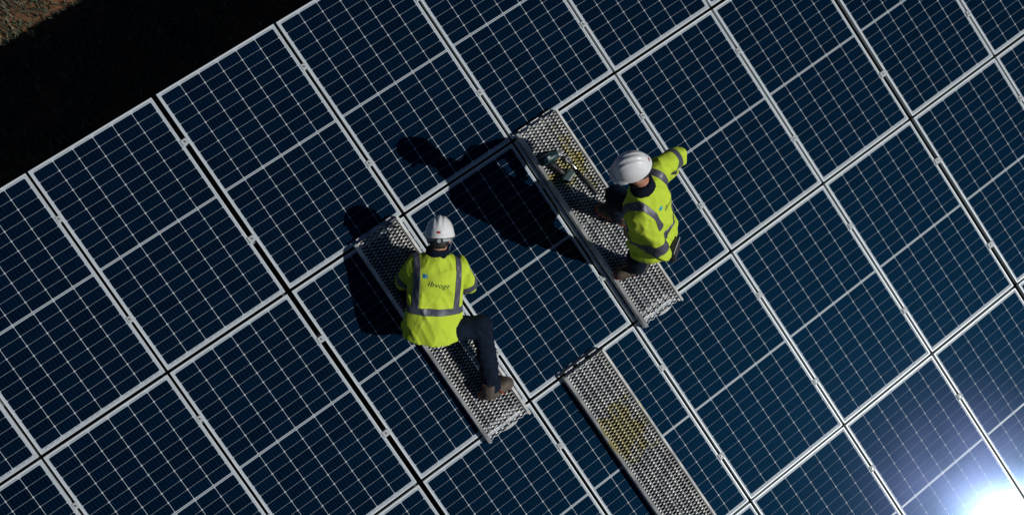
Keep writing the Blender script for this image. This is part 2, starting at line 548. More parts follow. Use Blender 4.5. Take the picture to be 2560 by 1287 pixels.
PLANK_TOP = .082
def plank(u0, u1, w0, w1, skew, label, stains, name):
    """u0..u1 across, w0 (top end) .. w1 (bottom end); local origin at top-left corner, y runs up slope"""
    W = u1 - u0; L = w0 - w1
    m = plank_metal(name, stains)
    mw = PF @ Matrix.Translation((u0, w0, PLANK_TOP)) @ Matrix.Rotation(skew, 4, 'Z')
    p = empty('walkway_plank', mw, label, 'plank', 'perforated walkway planks laid on the panels')
    for s in (0, 1):                                          # folded side rails with a sloping shoulder
        prof = [(.024, .003), (.002, -.012), (0, -.016), (0, -PLANK_TOP + .006), (.020, -PLANK_TOP + .006), (.020, -PLANK_TOP + .0085), (.0025, -PLANK_TOP + .0085), (.0025, -.016), (.026, .0005)]
        b = MB()
        fr = []
        for y in (0, -L):
            if s == 0: fr.append(((0, y, 0), (1, 0, 0), (0, 0, 1)))
            else: fr.append(((W, y, 0), (-1, 0, 0), (0, 0, 1)))
        b.prism(prof, fr)
        b.make('side_rail', m, p)
    # serrated diamond tread: raised zigzag strands with flat bonds, lower strands between them
    px, py = .060, .0290
    b = MB()
    x0, x1 = .020, W - .020
    nx = int(round((x1 - x0) / (px / 8)))
    xs = np.linspace(x0, x1, nx + 1)
    prg = np.random.default_rng(int(u0 * 100))
    ns = int(2 * L / py) - 1
    for k in range(ns):
        yc = -.010 - (k + .5) * py / 2
        up = k % 2 == 0
        sg = 1 if up else -1
        row = k // 2
        sh = (row % 2) * .5 * 0 + .25
        top, mid, bot = [], [], []
        for i, x in enumerate(xs):
            ph = ((x - x0) / px + sh) % 1.0
            tri = 1 - 4 * abs(ph - .5)                       # -1..1, peaks at ph=.5
            y = yc + sg * tri * (py / 4 - .0015)
            j_ = prg.uniform(-.0012, .0012)
            if up:
                z = -.0025 + (.0040 if i % 2 else 0) * (abs(tri) < .8) + j_
                wd_ = .0030 + .0046 * max(0, abs(tri) - .45)
                top.append((x, y + wd_ * .5, z)); mid.append((x, y - wd_ * .5, z + .0012)); bot.append((x, y - wd_ * .5 - .0022, -.013))
            else:
                z = -.0085 + j_
                top.append((x, y + .0022, z)); mid.append((x, y - .0012, z)); bot.append((x, y - .0022, -.015))
        n = len(xs)
        f = []
        for i in range(n - 1):
            f += [(i, n + i, n + i + 1, i + 1), (n + i, 2 * n + i, 2 * n + i + 1, n + i + 1)]
        b.add(top + mid + bot, f)
        if up:                                               # bonds: flat lozenges at the strand's turns
            for q in range(int(2 * (x1 - x0) / px) + 2):
                xb = x0 + (q * .5 + .25 - sh + .25) * px
                if not (x0 + .006 < xb < x1 - .006): continue
                big = q % 2 == 0
                yb = yc + (1 if ((xb - x0) / px + sh) % 1.0 > .25 and ((xb - x0) / px + sh) % 1.0 < .75 else -1) * (py / 4 - .0015)
                zz = .0050 + prg.uniform(-.001, .001)
                hw, hh = (.0120, .0056) if big else (.0070, .0042)
                b.add([(xb - hw, yb + .001, zz - .003), (xb - hw * .5, yb - hh, zz - .0005), (xb + hw * .5, yb - hh, zz - .0005), (xb + hw, yb - .001, zz - .003), (xb + hw * .5, yb + hh, zz), (xb - hw * .5, yb + hh, zz)],
                      [(0, 1, 2, 3, 4, 5)])
    o = b.make('tread', m, p)
    o['kind'] = 'stuff'
    # rounded end plate at the lower end and a folded lip at the upper one
    e = MB()
    xa, xb = W * .36, W * .70
    pts = [(xa + (xb - xa) * t, -L + .020 - .014 * math.sin(math.pi * t) ** .6, -.004) for t in np.linspace(0, 1, 12)]
    e.add([(a, y, z) for a, y, z in pts] + [(a, y, z - .003) for a, y, z in pts] + [((xa + xb) / 2, -L + .030, -.004), ((xa + xb) / 2, -L + .030, -.007)],
          [tuple(range(12)) + (24,), tuple(range(23, 11, -1)) + (25,)] + [(i, i + 12, i + 13, i + 1) for i in range(11)])
    e.make('end_plate', m, p)
    t = MB()
    for k in range(3):
        t.box(W * (.10 + .30 * k), W * (.30 + .30 * k), -.004, .030, -.050, -.046)
    t.box(.02, W - .02, -.006, -.003, -.050, -.006)
    t.make('hook', m, p)
    return p
plank(.606, 1.022, .012, -1.868, 0.0, 'grey perforated metal plank under the kneeling worker in the yellow jacket', [], 'plank_metal_kneeling')
plank(2.194, 2.604, .016, -1.868, 0.004, 'grey perforated metal plank under the standing worker, with power tool and yellow stains', [(.17, -.44, .17, .13, .8), (.30, -.44, .06, .28, .7)], 'plank_metal_standing')
plank(1.397, 1.808, -1.800, -3.690, 0.010, 'grey perforated metal plank lying free below the workers, stained yellow halfway', [(.17, -.64, .19, .24, .75)], 'plank_metal_free')

# ------------------------------------------------------------------ power tool and wrench on the plank
M_teal = mat('teal_plastic', (.004, .032, .036), .45)
M_blackp = mat('black_plastic', (.012, .013, .015), .5)
M_chrome = mat('bright_steel', (.55, .56, .56), .28, .85)
M_greyp = mat('grey_sticker', (.30, .34, .34), .5)
def in_plank(u, w, n):
    return PF @ Vector((u, w, n))
def tool():
    base = PF @ Matrix.Translation((2.33, -.35, PLANK_TOP + .004))
    t = empty('impact_wrench', base, 'dark teal cordless impact wrench lying on the plank beside the standing worker', 'power tool')
    def L(u, w, n): return (u - 2.33, w + .35, n)
    b = MB()
    b.tube([L(2.205, -.262, .045), L(2.215, -.264, .045), L(2.26, -.270, .045), L(2.31, -.277, .045), L(2.345, -.282, .044), L(2.372, -.286, .043)], [.026, .038, .042, .041, .034, .026], 14)
    b.make('housing', M_teal, t, smooth=True)
    b = MB()
    b.tube([L(2.201, -.2615, .045), L(2.206, -.262, .045)], [.018, .026], 14)
    b.make('end_cap', M_blackp, t)
    b = MB()
    b.tube([L(2.366, -.2855, .043), L(2.385, -.288, .043), L(2.400, -.290, .043), L(2.418, -.2925, .043)], [.027, .026, .020, .020], 14)
    b.make('socket', M_chrome, t, smooth=False)
    b = MB()
    b.tube([L(2.268, -.285, .040), L(2.290, -.34, .038), L(2.312, -.40, .036), L(2.330, -.455, .034)], [.026, .023, .023, .027], 12)
    b.make('handle', M_blackp, t, smooth=True)
    b = MB()
    b.tube([L(2.306, -.303, .042), L(2.318, -.328, .040), L(2.314, -.350, .040)], [.008, .009, .006], 8)
    b.make('trigger', M_blackp, t, smooth=True)
    b = MB().box(-.058, .058, -.034, .034, -.036, .036)
    rot = Matrix.Translation(Vector(L(2.343, -.482, .040))) @ Matrix.Rotation(R(18), 4, 'Z')
    bt = b.make('battery', M_teal, t, local=rot, bevel=.010)
    b = MB().box(-.045, .045, -.030, -.018, .0362, .0375)
    b.make('sticker', M_greyp, bt)
    b = MB().box(2.235 - 2.33, 2.295 - 2.33, .072, .090, .0862, .0875)
    b.make('sticker', M_greyp, t)
tool()
def wrench():
    a, e = Vector((2.430, -.372, 0)), Vector((2.478, -.742, 0))
    d = (e - a).normalized()
    w = empty('torque_wrench', PF @ Matrix.Translation((2.43, -.372, PLANK_TOP + .022)), 'long torque wrench with bright ring head and dark grip lying on the plank', 'wrench')
    side = Vector((-d.y, d.x, 0))
    b = MB()                                                  # ring head with a hole
    n = 20
    v, f = [], []
    for i in range(n):
        t_ = 2 * math.pi * i / n
        q = d * math.cos(t_) + side * math.sin(t_)
        for r_, z in ((.011, .009), (.025, .009), (.025, -.009), (.011, -.009)):
            v.append(tuple(q * r_ + Vector((0, 0, z))))
    for i in range(n):
        j = (i + 1) % n
        for k in range(4):
            l_ = (k + 1) % 4
            f.append((i * 4 + k, i * 4 + l_, j * 4 + l_, j * 4 + k))
    b.add(v, f)
    b.make('ratchet_head', M_chrome, w)
    b = MB().tube([d * .022, d * .05, d * .20], [.013, .009, .008], 10)
    b.make('shaft', M_chrome, w, smooth=True)
    b = MB().tube([d * .10, d * .105, d * .365, d * .373], [.008, .0125, .0135, .009], 12)
    b.make('grip', M_blackp, w, smooth=True)
wrench()

# ------------------------------------------------------------------ implicit-surface kit for people and cloth
def V3(p): return np.array(p, np.float32)
def unit(v): v = np.asarray(v, float); return v / np.linalg.norm(v)

class Field:
    def __init__(s, lo, hi, h):
        s.lo = np.array(lo, np.float64); s.h = h
        s.n = np.ceil((np.array(hi) - s.lo) / h).astype(int) + 1
        s.F = np.full(s.n, .5, np.float32)
        s.ax = [(s.lo[i] + h * np.arange(s.n[i])).astype(np.float32) for i in range(3)]
    def block(s, lo, hi):
        a = np.clip(np.floor((np.array(lo) - s.lo) / s.h).astype(int), 0, s.n)
        b = np.clip(np.ceil((np.array(hi) - s.lo) / s.h).astype(int) + 1, 0, s.n)
        sl_ = tuple(slice(x, y) for x, y in zip(a, b))
        X = s.ax[0][sl_[0]][:, None, None]; Y = s.ax[1][sl_[1]][None, :, None]; Z = s.ax[2][sl_[2]][None, None, :]
        return sl_, X, Y, Z
    def _mix(s, sl_, d, k):
        a = s.F[sl_]
        if k <= 0:
            s.F[sl_] = np.minimum(a, d); return
        hh = np.clip(.5 + .5 * (a - d) / k, 0, 1)
        s.F[sl_] = a * (1 - hh) + d * hh - k * hh * (1 - hh)
    def capsule(s, a, b, ra, rb, k=.03):
        a, b = V3(a), V3(b); m = max(ra, rb) + .08
        sl_, X, Y, Z = s.block(np.minimum(a, b) - m, np.maximum(a, b) + m)
        ab = b - a; L2 = float(ab @ ab) + 1e-9
        t = np.clip(((X - a[0]) * ab[0] + (Y - a[1]) * ab[1] + (Z - a[2]) * ab[2]) / L2, 0, 1)
        d = np.sqrt((X - a[0] - t * ab[0]) ** 2 + (Y - a[1] - t * ab[1]) ** 2 + (Z - a[2] - t * ab[2]) ** 2) - (ra + (rb - ra) * t)
        s._mix(sl_, d, k)
    def ellipsoid(s, c, axes, rad, k=.03):
        c = V3(c); A = np.array(axes, np.float32); m = max(rad) + .08
        sl_, X, Y, Z = s.block(c - m, c + m)
        q = [((X - c[0]) * A[i, 0] + (Y - c[1]) * A[i, 1] + (Z - c[2]) * A[i, 2]) for i in range(3)]
        k0 = np.sqrt(sum((q[i] / rad[i]) ** 2 for i in range(3))) + 1e-6
        k1 = np.sqrt(sum((q[i] / rad[i] ** 2) ** 2 for i in range(3))) + 1e-6
        s._mix(sl_, k0 * (k0 - 1) / k1, k)
    def grid(s):
        return s.ax[0][:, None, None], s.ax[1][None, :, None], s.ax[2][None, None, :]
    def cut(s, p, n, soft=0.0):
        X, Y, Z = s.grid(); n = unit(n)
        d = ((X - p[0]) * n[0] + (Y - p[1]) * n[1] + (Z - p[2]) * n[2]).astype(np.float32)
        s.F = np.maximum(s.F, d)
    def carve(s, other_d):
        s.F = np.maximum(s.F, -other_d)
    def mesh(s, name, m, origin, smooth=1):
        F = s.F; h = s.h
        n0, n1, n2 = F.shape
        ins = F < 0
        c = [ins[i:n0 - 1 + i, j:n1 - 1 + j, k:n2 - 1 + k] for i in (0, 1) for j in (0, 1) for k in (0, 1)]
        sm = sum(x.astype(np.int8) for x in c)
        act = (sm > 0) & (sm < 8)
        I = np.argwhere(act)
        idx = np.full(act.shape, -1, np.int32)
        idx[act] = np.arange(len(I))
        acc = np.zeros((len(I), 3)); cnt = np.zeros(len(I))
        cor = [(i, j, k) for i in (0, 1) for j in (0, 1) for k in (0, 1)]
        val = [F[I[:, 0] + a, I[:, 1] + b, I[:, 2] + d] for a, b, d in cor]
        for p in range(8):
            for q in range(p + 1, 8):
                df = [abs(cor[p][x] - cor[q][x]) for x in range(3)]
                if sum(df) != 1: continue
                va, vb = val[p], val[q]
                x = (va < 0) != (vb < 0)
                t = np.where(x, va / (va - vb + 1e-12), 0)
                for e in range(3):
                    acc[:, e] += np.where(x, cor[p][e] + t * (cor[q][e] - cor[p][e]), 0)
                cnt += x
        P = (I + acc / cnt[:, None]) * h + s.lo
        faces = []
        for ax_ in range(3):
            o1, o2 = [(1, 2), (2, 0), (0, 1)][ax_]
            sl0 = [slice(None)] * 3; sl1 = [slice(None)] * 3
            sl0[ax_] = slice(0, F.shape[ax_] - 1); sl1[ax_] = slice(1, None)
            A_, B_ = ins[tuple(sl0)], ins[tuple(sl1)]
            E_ = np.argwhere(A_ != B_)
            E_ = E_[(E_[:, o1] > 0) & (E_[:, o2] > 0) & (E_[:, o1] < F.shape[o1] - 1) & (E_[:, o2] < F.shape[o2] - 1)]
            fl = A_[E_[:, 0], E_[:, 1], E_[:, 2]]
            def at_(d1, d2):
                q = E_.copy(); q[:, o1] -= d1; q[:, o2] -= d2
                return idx[q[:, 0], q[:, 1], q[:, 2]]
            quad = np.stack([at_(1, 1), at_(0, 1), at_(0, 0), at_(1, 0)], 1)
            quad[~fl] = quad[~fl][:, ::-1]
            faces.append(quad)
        faces = np.concatenate(faces)
        faces = faces[(faces >= 0).all(1)]
        # light Laplacian smoothing
        e = np.concatenate([faces[:, [0, 1]], faces[:, [1, 2]], faces[:, [2, 3]], faces[:, [3, 0]]])
        for _ in range(smooth):
            su = np.zeros_like(P); nn = np.zeros(len(P))
            np.add.at(su, e[:, 0], P[e[:, 1]]); np.add.at(nn, e[:, 0], 1)
            P = .5 * P + .5 * su / np.maximum(nn, 1)[:, None]
        P = P - np.array(origin)
        me = bpy.data.meshes.new(name)
        me.vertices.add(len(P)); me.vertices.foreach_set('co', P.astype(np.float32).ravel())
        me.loops.add(faces.size); me.loops.foreach_set('vertex_index', faces.astype(np.int32).ravel())
        me.polygons.add(len(faces)); me.polygons.foreach_set('loop_start', np.arange(0, faces.size, 4, dtype=np.int32))
        me.polygons.foreach_set('use_smooth', np.ones(len(faces), bool))
        me.update(calc_edges=True); me.validate()
        me.materials.append(m)
        return me

_lat = np.random.default_rng(11).uniform(-1, 1, (32, 32, 32)).astype(np.float32)
def vnoise(X, Y, Z):
    X, Y, Z = np.broadcast_arrays(X, Y, Z)
    i, j, k = np.floor(X).astype(int), np.floor(Y).astype(int), np.floor(Z).astype(int)
    x, y, z = X - i, Y - j, Z - k
    x, y, z = [q * q * (3 - 2 * q) for q in (x, y, z)]
    def L(a, b, c): return _lat[(i + a) & 31, (j + b) & 31, (k + c) & 31]
    return ((L(0,0,0)*(1-x)+L(1,0,0)*x)*(1-y)+(L(0,1,0)*(1-x)+L(1,1,0)*x)*y)*(1-z) + ((L(0,0,1)*(1-x)+L(1,0,1)*x)*(1-y)+(L(0,1,1)*(1-x)+L(1,1,1)*x)*y)*z
def wrinkle(fld, frame, origin, amp, scale, seed=0.0, band=.05):
    """creases: ridged noise stretched along the frame's axes, only near the surface"""
    m = np.abs(fld.F) < band
    I = np.argwhere(m)
    P = I * fld.h + fld.lo - np.array(origin)
    q = [(P @ np.array(frame[i])) / scale[i] + seed * (i + 1.3) for i in range(3)]
    wv = vnoise(q[0] * .6 + 9, q[1] * .6, q[2] * .6)
    a = vnoise(q[0] + wv, q[1] + .7 * wv, q[2])
    b = vnoise(q[0] * 2.1 + 5, q[1] * 2.1 + wv, q[2] * 2.1)
    d = (1 - 2 * np.abs(a)) * .7 + (1 - 2 * np.abs(b)) * .3
    fld.F[m] -= (amp * (d - .2)).astype(np.float32)

# ------------------------------------------------------------------ the workers
M_skin = mat('skin', (.42, .20, .13), .55)
mottle(M_skin, (.36, .165, .105), (.48, .24, .16), 30)
M_hair = mat('dark_hair', (.010, .008, .007), .6)
M_vis = mat('fluorescent_yellow_fabric', (.46, .56, .05), .85, 0, .2)
mottle(M_vis, (.47, .62, .04), (.55, .69, .055), 6, 4, .12, 700)
M_refl = mat('silver_reflective_tape', (.075, .082, .105), .45, .1)
M_trous = mat('navy_work_trousers', (.006, .02, .055), .9, 0, .2)
mottle(M_trous, (.0015, .006, .015), (.0035, .012, .028), 18, 5, .2, 300)
M_navy = mat('navy_fleece', (.004, .008, .018), .95, 0, .15)
M_boot = mat('brown_boot_leather', (.12, .085, .06), .7)
mottle(M_boot, (.045, .037, .030), (.115, .085, .06), 25, 5, .2, 120)
M_sole = mat('orange_rubber_sole', (.50, .09, .025), .7)
M_lace = mat('red_lace', (.45, .035, .02), .7)
M_helm = mat('white_helmet_plastic', (.74, .75, .75), .32)
mottle(M_helm, (.70, .715, .715), (.77, .775, .77), 14, 6, .02, 60)
M_red = mat('red_emblem', (.42, .01, .015), .4)
M_strap = mat('black_webbing', (.02, .022, .025), .8)
M_greyst = mat('grey_webbing', (.33, .36, .38), .7)
M_logo_b = mat('logo_blue', (.01, .16, .30), .6)
M_logo_l = mat('logo_light_blue', (.20, .55, .75), .6)
M_logo_t = mat('logo_teal', (.01, .30, .26), .6)
M_ink = mat('dark_green_lettering', (.012, .06, .035), .6)
M_pouch = mat('black_tool_pouch', (.02, .02, .022), .6)

def frame_from(fwd, up):
    u = unit(up); f = np.asarray(fwd, float); f = unit(f - u * (f @ u)); r = np.cross(f, u)
    return np.array([r, f, u])                                # right, forward, up

def helmet(parent, origin, c, fr, name='helmet'):
    """hard hat: dome with crown ridges, gutter rim, short peak, rear emblem, cradle strap"""
    loc = Matrix(((fr[0][0], fr[1][0], fr[2][0], c[0] - origin[0]), (fr[0][1], fr[1][1], fr[2][1], c[1] - origin[1]), (fr[0][2], fr[1][2], fr[2][2], c[2] - origin[2]), (0, 0, 0, 1))) @ Matrix.Scale(.975, 4)
    A_, B_, Hh = .110, .136, .150
    nt, nf = 96, 26
    v, f = [], []
    def surf(th, s_):                                         # s_ 0 rim .. 1 crown
        ph = s_ * math.pi / 2
        rr = math.cos(ph) ** .86
        x, y, z = A_ * rr * math.sin(th), B_ * rr * math.cos(th), Hh * math.sin(ph) ** 1.02
        g = 0.0
        for xr, wd_, hh in ((0, .013, .0065), (-.040, .009, .0048), (.040, .009, .0048)):
            g += hh * math.exp(-((x - xr) / wd_) ** 4) * min(1, max(0, (z - .045) / .03)) * min(1, max(0, (.128 - abs(y)) / .02))
        z += g
        k = 1 + .045 * max(0, 1 - z / .026) ** .7                # rim gutter flares
        return (x * k, y * k, z)
    for j in range(nf):
        s_ = (j / nf) ** 1.15
        for i in range(nt):
            v.append(surf(2 * math.pi * i / nt, s_))
    v.append((0, 0, surf(0, .999)[2]))
    for j in range(nf - 1):
        for i in range(nt):
            f.append((j * nt + i, j * nt + (i + 1) % nt, (j + 1) * nt + (i + 1) % nt, (j + 1) * nt + i))
    for i in range(nt):
        f.append(((nf - 1) * nt + i, (nf - 1) * nt + (i + 1) % nt, nf * nt))
    # turned-under rim and inside
    base = len(v)
    for i in range(nt):
        x, y, z = v[i]
        v.append((x * .965, y * .965, -.006))
    for i in range(nt):
        x, y, z = v[i]
        v.append((x * .93, y * .93, .004))
    for i in range(nt):
        x, y, z = v[i]
        v.append((x * .80, y * .80, .085))
    for a, b in ((0, base), (base, base + nt), (base + nt, base + 2 * nt)):
        for i in range(nt):
            j = (i + 1) % nt
            f.append((a + j, a + i, b + i, b + j))
    f.append(tuple(base + 2 * nt + i for i in range(nt)))
    hm = link(name, mesh(name, v, f, M_helm, True), parent, local=loc)
    # peak
    v, f = [], []
    n = 22
    for i in range(n + 1):
        th = R(-68 + 136 * i / n)
        x, y = A_ * 1.03 * math.sin(th), B_ * 1.03 * math.cos(th)
        e = .037 * math.cos(th * 90 / 68) ** .6 if abs(th) < R(67.9) else 0
        for q, (o, z) in enumerate(((-.004, .014), (.5, .009), (1, -.003), (1, -.006), (-.004, .004))):
            k = e * max(o, 0) + (o if o < 0 else 0)
            v.append((x + math.sin(th) * k * .7, y + math.cos(th) * k, z - e * .18 * max(o, 0)))
    for i in range(n):
        for q in range(4):
            f.append((i * 5 + q, i * 5 + q + 1, i * 5 + q + 6, i * 5 + q + 5))
    link('peak', mesh('peak', v, f, M_helm, True), hm)
    # red oval emblem on the back, on the surface
    v, f = [], []
    cz = .040
    for k in range(3):
        for i in range(24):
            a = 2 * math.pi * i / 24
            dx, dz = .0165 * (k / 2) * math.cos(a), .0085 * (k / 2) * math.sin(a)
            zz = cz + dz
            ph = math.asin(min(.999, zz / Hh))
            rr = math.cos(ph) ** .86
            xx = dx
            yy = -B_ * rr * math.sqrt(max(0, 1 - (xx / (A_ * rr)) ** 2)) - .0025
            v.append((xx, yy, zz))
    for k in range(2):
        for i in range(24):
            j = (i + 1) % 24
            f.append((k * 24 + i, k * 24 + j, (k + 1) * 24 + j, (k + 1) * 24 + i))
    link('emblem', mesh('emblem', v, f, M_red, True), hm)
    # seam line above the rim band: thin groove strip
    b = MB()
    pts = [(A_ * 1.006 * math.cos(R(20)) * math.sin(t_) * 1.0, B_ * 1.006 * math.cos(R(20)) * math.cos(t_), .030) for t_ in [R(100 + 160 * i / 30) for i in range(31)]]
    return hm, loc

def cradle(parent, loc, chin=None):
    b = MB()
    pts = []
    for i in range(33):
        t_ = R(80 + 200 * i / 32)
        pts.append(((.088) * math.sin(t_), .108 * math.cos(t_), -.028 - .006 * math.cos(t_)))
    prof = [(-.0015, -.010), (.0015, -.010), (.0015, .010), (-.0015, .010)]
    fr = []
    for i, p in enumerate(pts):
        o = Vector((p[0], p[1], 0)).normalized()
        fr.append((p, o, Vector((0, 0, 1))))
    b.prism(prof, fr)
    st = b.make('cradle_strap', M_greyst, parent, local=loc)
    k = MB().tube([(0, -.106, -.026), (0, -.124, -.026)], [.016, .014], 14)
    k.make('ratchet_knob', M_greyst, parent, local=loc)
    k = MB().box(-.030, .030, -.1135, -.108, -.040, -.012)
    k.make('buckle', M_strap, parent, local=loc, bevel=.002)
    for s_ in (-1, 1):
        c = MB()
        prof = [(-.0012, -.007), (.0012, -.007), (.0012, .007), (-.0012, .007)]
        P = [Vector((s_ * .098, -.045, .0)), Vector((s_ * .086, -.030, -.06)), Vector((s_ * .070, .004, -.11)), Vector((s_ * .030, .045, -.155))]
        c.prism(prof, [(p, Vector((s_, 0, .2)), Vector((0, 1, 0))) for p in P])
        c.make('chin_strap', M_greyst, parent, local=loc)

def hand_prims(F, wr, d, m, k=.006):
    """palm, four unequal bent fingers, thumb: d along the forearm, m palm normal"""
    d = unit(d); m = unit(np.asarray(m) - d * (np.asarray(m) @ d)); l = np.cross(d, m)
    wr = np.asarray(wr)
    F.ellipsoid(wr + d * .052, [d, l, m], (.056, .042, .018), .012)
    for i, (ln, off) in enumerate(((.066, -.030), (.076, -.010), (.072, .010), (.056, .029))):
        a = wr + d * (.088 - abs(off) * .15) + l * off
        b = a + d * ln * .42 + m * ln * .14
        c = b + d * ln * .22 + m * ln * .26
        e = c - d * ln * .02 + m * ln * .26
        F.capsule(a, b, .0095, .009, k); F.capsule(b, c, .009, .0085, k); F.capsule(c, e, .0085, .0075, k)
    a = wr + d * .030 - l * .034
    b = a + d * .030 - l * .026 + m * .012
    F.capsule(a, b, .013, .0105, k); F.capsule(b, b + d * .030 + m * .014, .0105, .009, k)

def cut_strip(src, planes, keep, off=.0035):
    """copy of a cloth mesh trimmed by planes (point, normal: keep the negative side), lifted off and thickened"""
    bm = bmesh.new(); bm.from_mesh(src)
    kill = [f for f in bm.faces if not keep(f.calc_center_median())]
    bmesh.ops.delete(bm, geom=kill, context='FACES')
    for p, n in planes:
        bmesh.ops.bisect_plane(bm, geom=bm.verts[:] + bm.edges[:] + bm.faces[:], plane_co=Vector(p), plane_no=Vector(n), clear_outer=True)
    if not bm.faces:
        return bm
    bm.normal_update()
    for v in bm.verts:
        v.co += v.normal * off
    be = [e for e in bm.edges if e.is_boundary]
    r = bmesh.ops.extrude_edge_only(bm, edges=be)
    for v in [g for g in r['geom'] if isinstance(g, bmesh.types.BMVert)]:
        pass
    nv = [g for g in r['geom'] if isinstance(g, bmesh.types.BMVert)]
    bm.normal_update()
    for v in nv:
        old = [e.other_vert(v) for e in v.link_edges if e.other_vert(v) not in nv]
        n_ = old[0].normal if old else v.normal
        v.co -= n_ * (off + .002)
    for f in bm.faces: f.smooth = True
    return bm

def strip_obj(name, bms, m, parent):
    me = bpy.data.meshes.new(name)
    tot = bmesh.new()
    for b in bms:
        t = bpy.data.meshes.new('tmp'); b.to_mesh(t); b.free()
        tot.from_mesh(t); bpy.data.meshes.remove(t)
    tot.to_mesh(me); tot.free()
    me.materials.append(m)
    me.polygons.foreach_set('use_smooth', [True] * len(me.polygons))
    return link(name, me, parent)

def text_mesh(body, size, shear):
    cu = bpy.data.curves.new('lettering', 'FONT')
    cu.body = body; cu.size = size; cu.shear = shear; cu.resolution_u = 3
    cu.space_character = 1.10
    o = bpy.data.objects.new('lettering', cu)
    C.objects.link(o)
    bpy.context.view_layer.update()
    me = bpy.data.meshes.new_from_object(o.evaluated_get(bpy.context.evaluated_depsgraph_get()))
    bpy.data.objects.remove(o); bpy.data.curves.remove(cu)
    bm = bmesh.new(); bm.from_mesh(me)
    bmesh.ops.triangulate(bm, faces=bm.faces)
    bmesh.ops.subdivide_edges(bm, edges=[e for e in bm.edges if e.calc_length() > .008], cuts=2)
    bm.to_mesh(me); bm.free()
    return me

def project(me, bvh, P0, ex, ey, back, off=.0045):
    """wrap flat print onto the cloth, shooting in from behind"""
    P0, ex, ey, back = Vector(P0), Vector(ex), Vector(ey), Vector(back)
    for v in me.vertices:
        q = P0 + ex * v.co.x + ey * v.co.y
        h = bvh.ray_cast(q + back * .4, -back, .8)
        v.co = (h[0] + back * off) if h[0] is not None else q
    me.update()

def plate(w, h, nx=5, ny=5, x0=0.0, y0=0.0):
    v = [(x0 + w * i / nx, y0 + h * j / ny, 0) for j in range(ny + 1) for i in range(nx + 1)]
    f = [(j * (nx + 1) + i, j * (nx + 1) + i + 1, (j + 1) * (nx + 1) + i + 1, (j + 1) * (nx + 1) + i) for j in range(ny) for i in range(nx)]
    return v, f

PN = np.array([0, -math.sin(TILT), math.cos(TILT)])          # out of the panels
def plank_h(p, n=PLANK_TOP):
    """drop a point onto the plank's walking surface"""
    p = np.array(p, float)
    d = (p - np.array([0, 0, H0])) @ PN - n
    return p - PN * d

def boot(parent, origin, an, toe_dir, knee):
    """work boot on the plank: an = ankle joint"""
    an = np.array(an, float)
    g = plank_h(an, PLANK_TOP + .003)
    f_ = np.array(toe_dir, float); f_ = unit(f_ - PN * (f_ @ PN)); s_ = np.cross(f_, PN)
    ankle = g + PN * .090 - f_ * .040
    lo = np.minimum(g - .30, an - .2); hi = np.maximum(g + .30, an + .2)
    F = Field(g - .27, g + .27, .005)
    sh = unit(np.array(knee) - ankle); sh = unit(sh + PN * .35)
    F.capsule(ankle, ankle + sh * .075, .050, .053, .02)
    F.ellipsoid(g - f_ * .055 + PN * .050, [f_, s_, PN], (.055, .042, .058), .02)
    F.ellipsoid(g + f_ * .060 + PN * .045, [f_, s_, PN], (.115, .049, .052), .03)
    F.ellipsoid(g + f_ * .125 + PN * .042, [f_, s_, PN], (.062, .050, .040), .03)
    F.capsule(ankle + f_ * .03, g + f_ * .12 + PN * .05, .048, .035, .03)
    F.cut(g + PN * .022, -PN)
    F.cut(ankle + sh * .10, sh)
    bo = link('boot', F.mesh('boot', M_boot, origin, 2), parent)
    F = Field(g - .27, g + .27, .005)
    F.ellipsoid(g - f_ * .050 + PN * .01, [f_, s_, PN], (.062, .043, .06), .02)
    F.ellipsoid(g + f_ * .060 + PN * .01, [f_, s_, PN], (.124, .050, .06), .03)
    F.ellipsoid(g + f_ * .120 + PN * .01, [f_, s_, PN], (.070, .052, .06), .03)
    F.cut(g + PN * .001, -PN)
    F.cut(g + PN * .027, PN)
    link('sole', F.mesh('sole', M_sole, origin, 1), bo)
    b = MB()
    for i in range(5):
        c = g + f_ * (.040 + .018 * i) + PN * (.116 - .0075 * i) - f_ * .005
        sgn = 1 if i % 2 else -1
        pts = [c + s_ * (-.034) - PN * .014 + f_ * .008 * sgn, c - s_ * .016 + PN * .000, c + s_ * .016 + PN * .000, c + s_ * .034 - PN * .014 - f_ * .008 * sgn]
        b.tube([tuple(p - origin) for p in pts], .0042, 6)
    for sgn in (-1, 1):
        c = g + f_ * .030 + PN * .13
        b.tube([tuple(c - origin), tuple(c + s_ * sgn * .03 + f_ * .02 + PN * .01 - origin), tuple(c + s_ * sgn * .055 + f_ * .035 - PN * .02 - origin)], .0042, 6)
    b.make('laces', M_lace, bo, smooth=True)
    return ankle

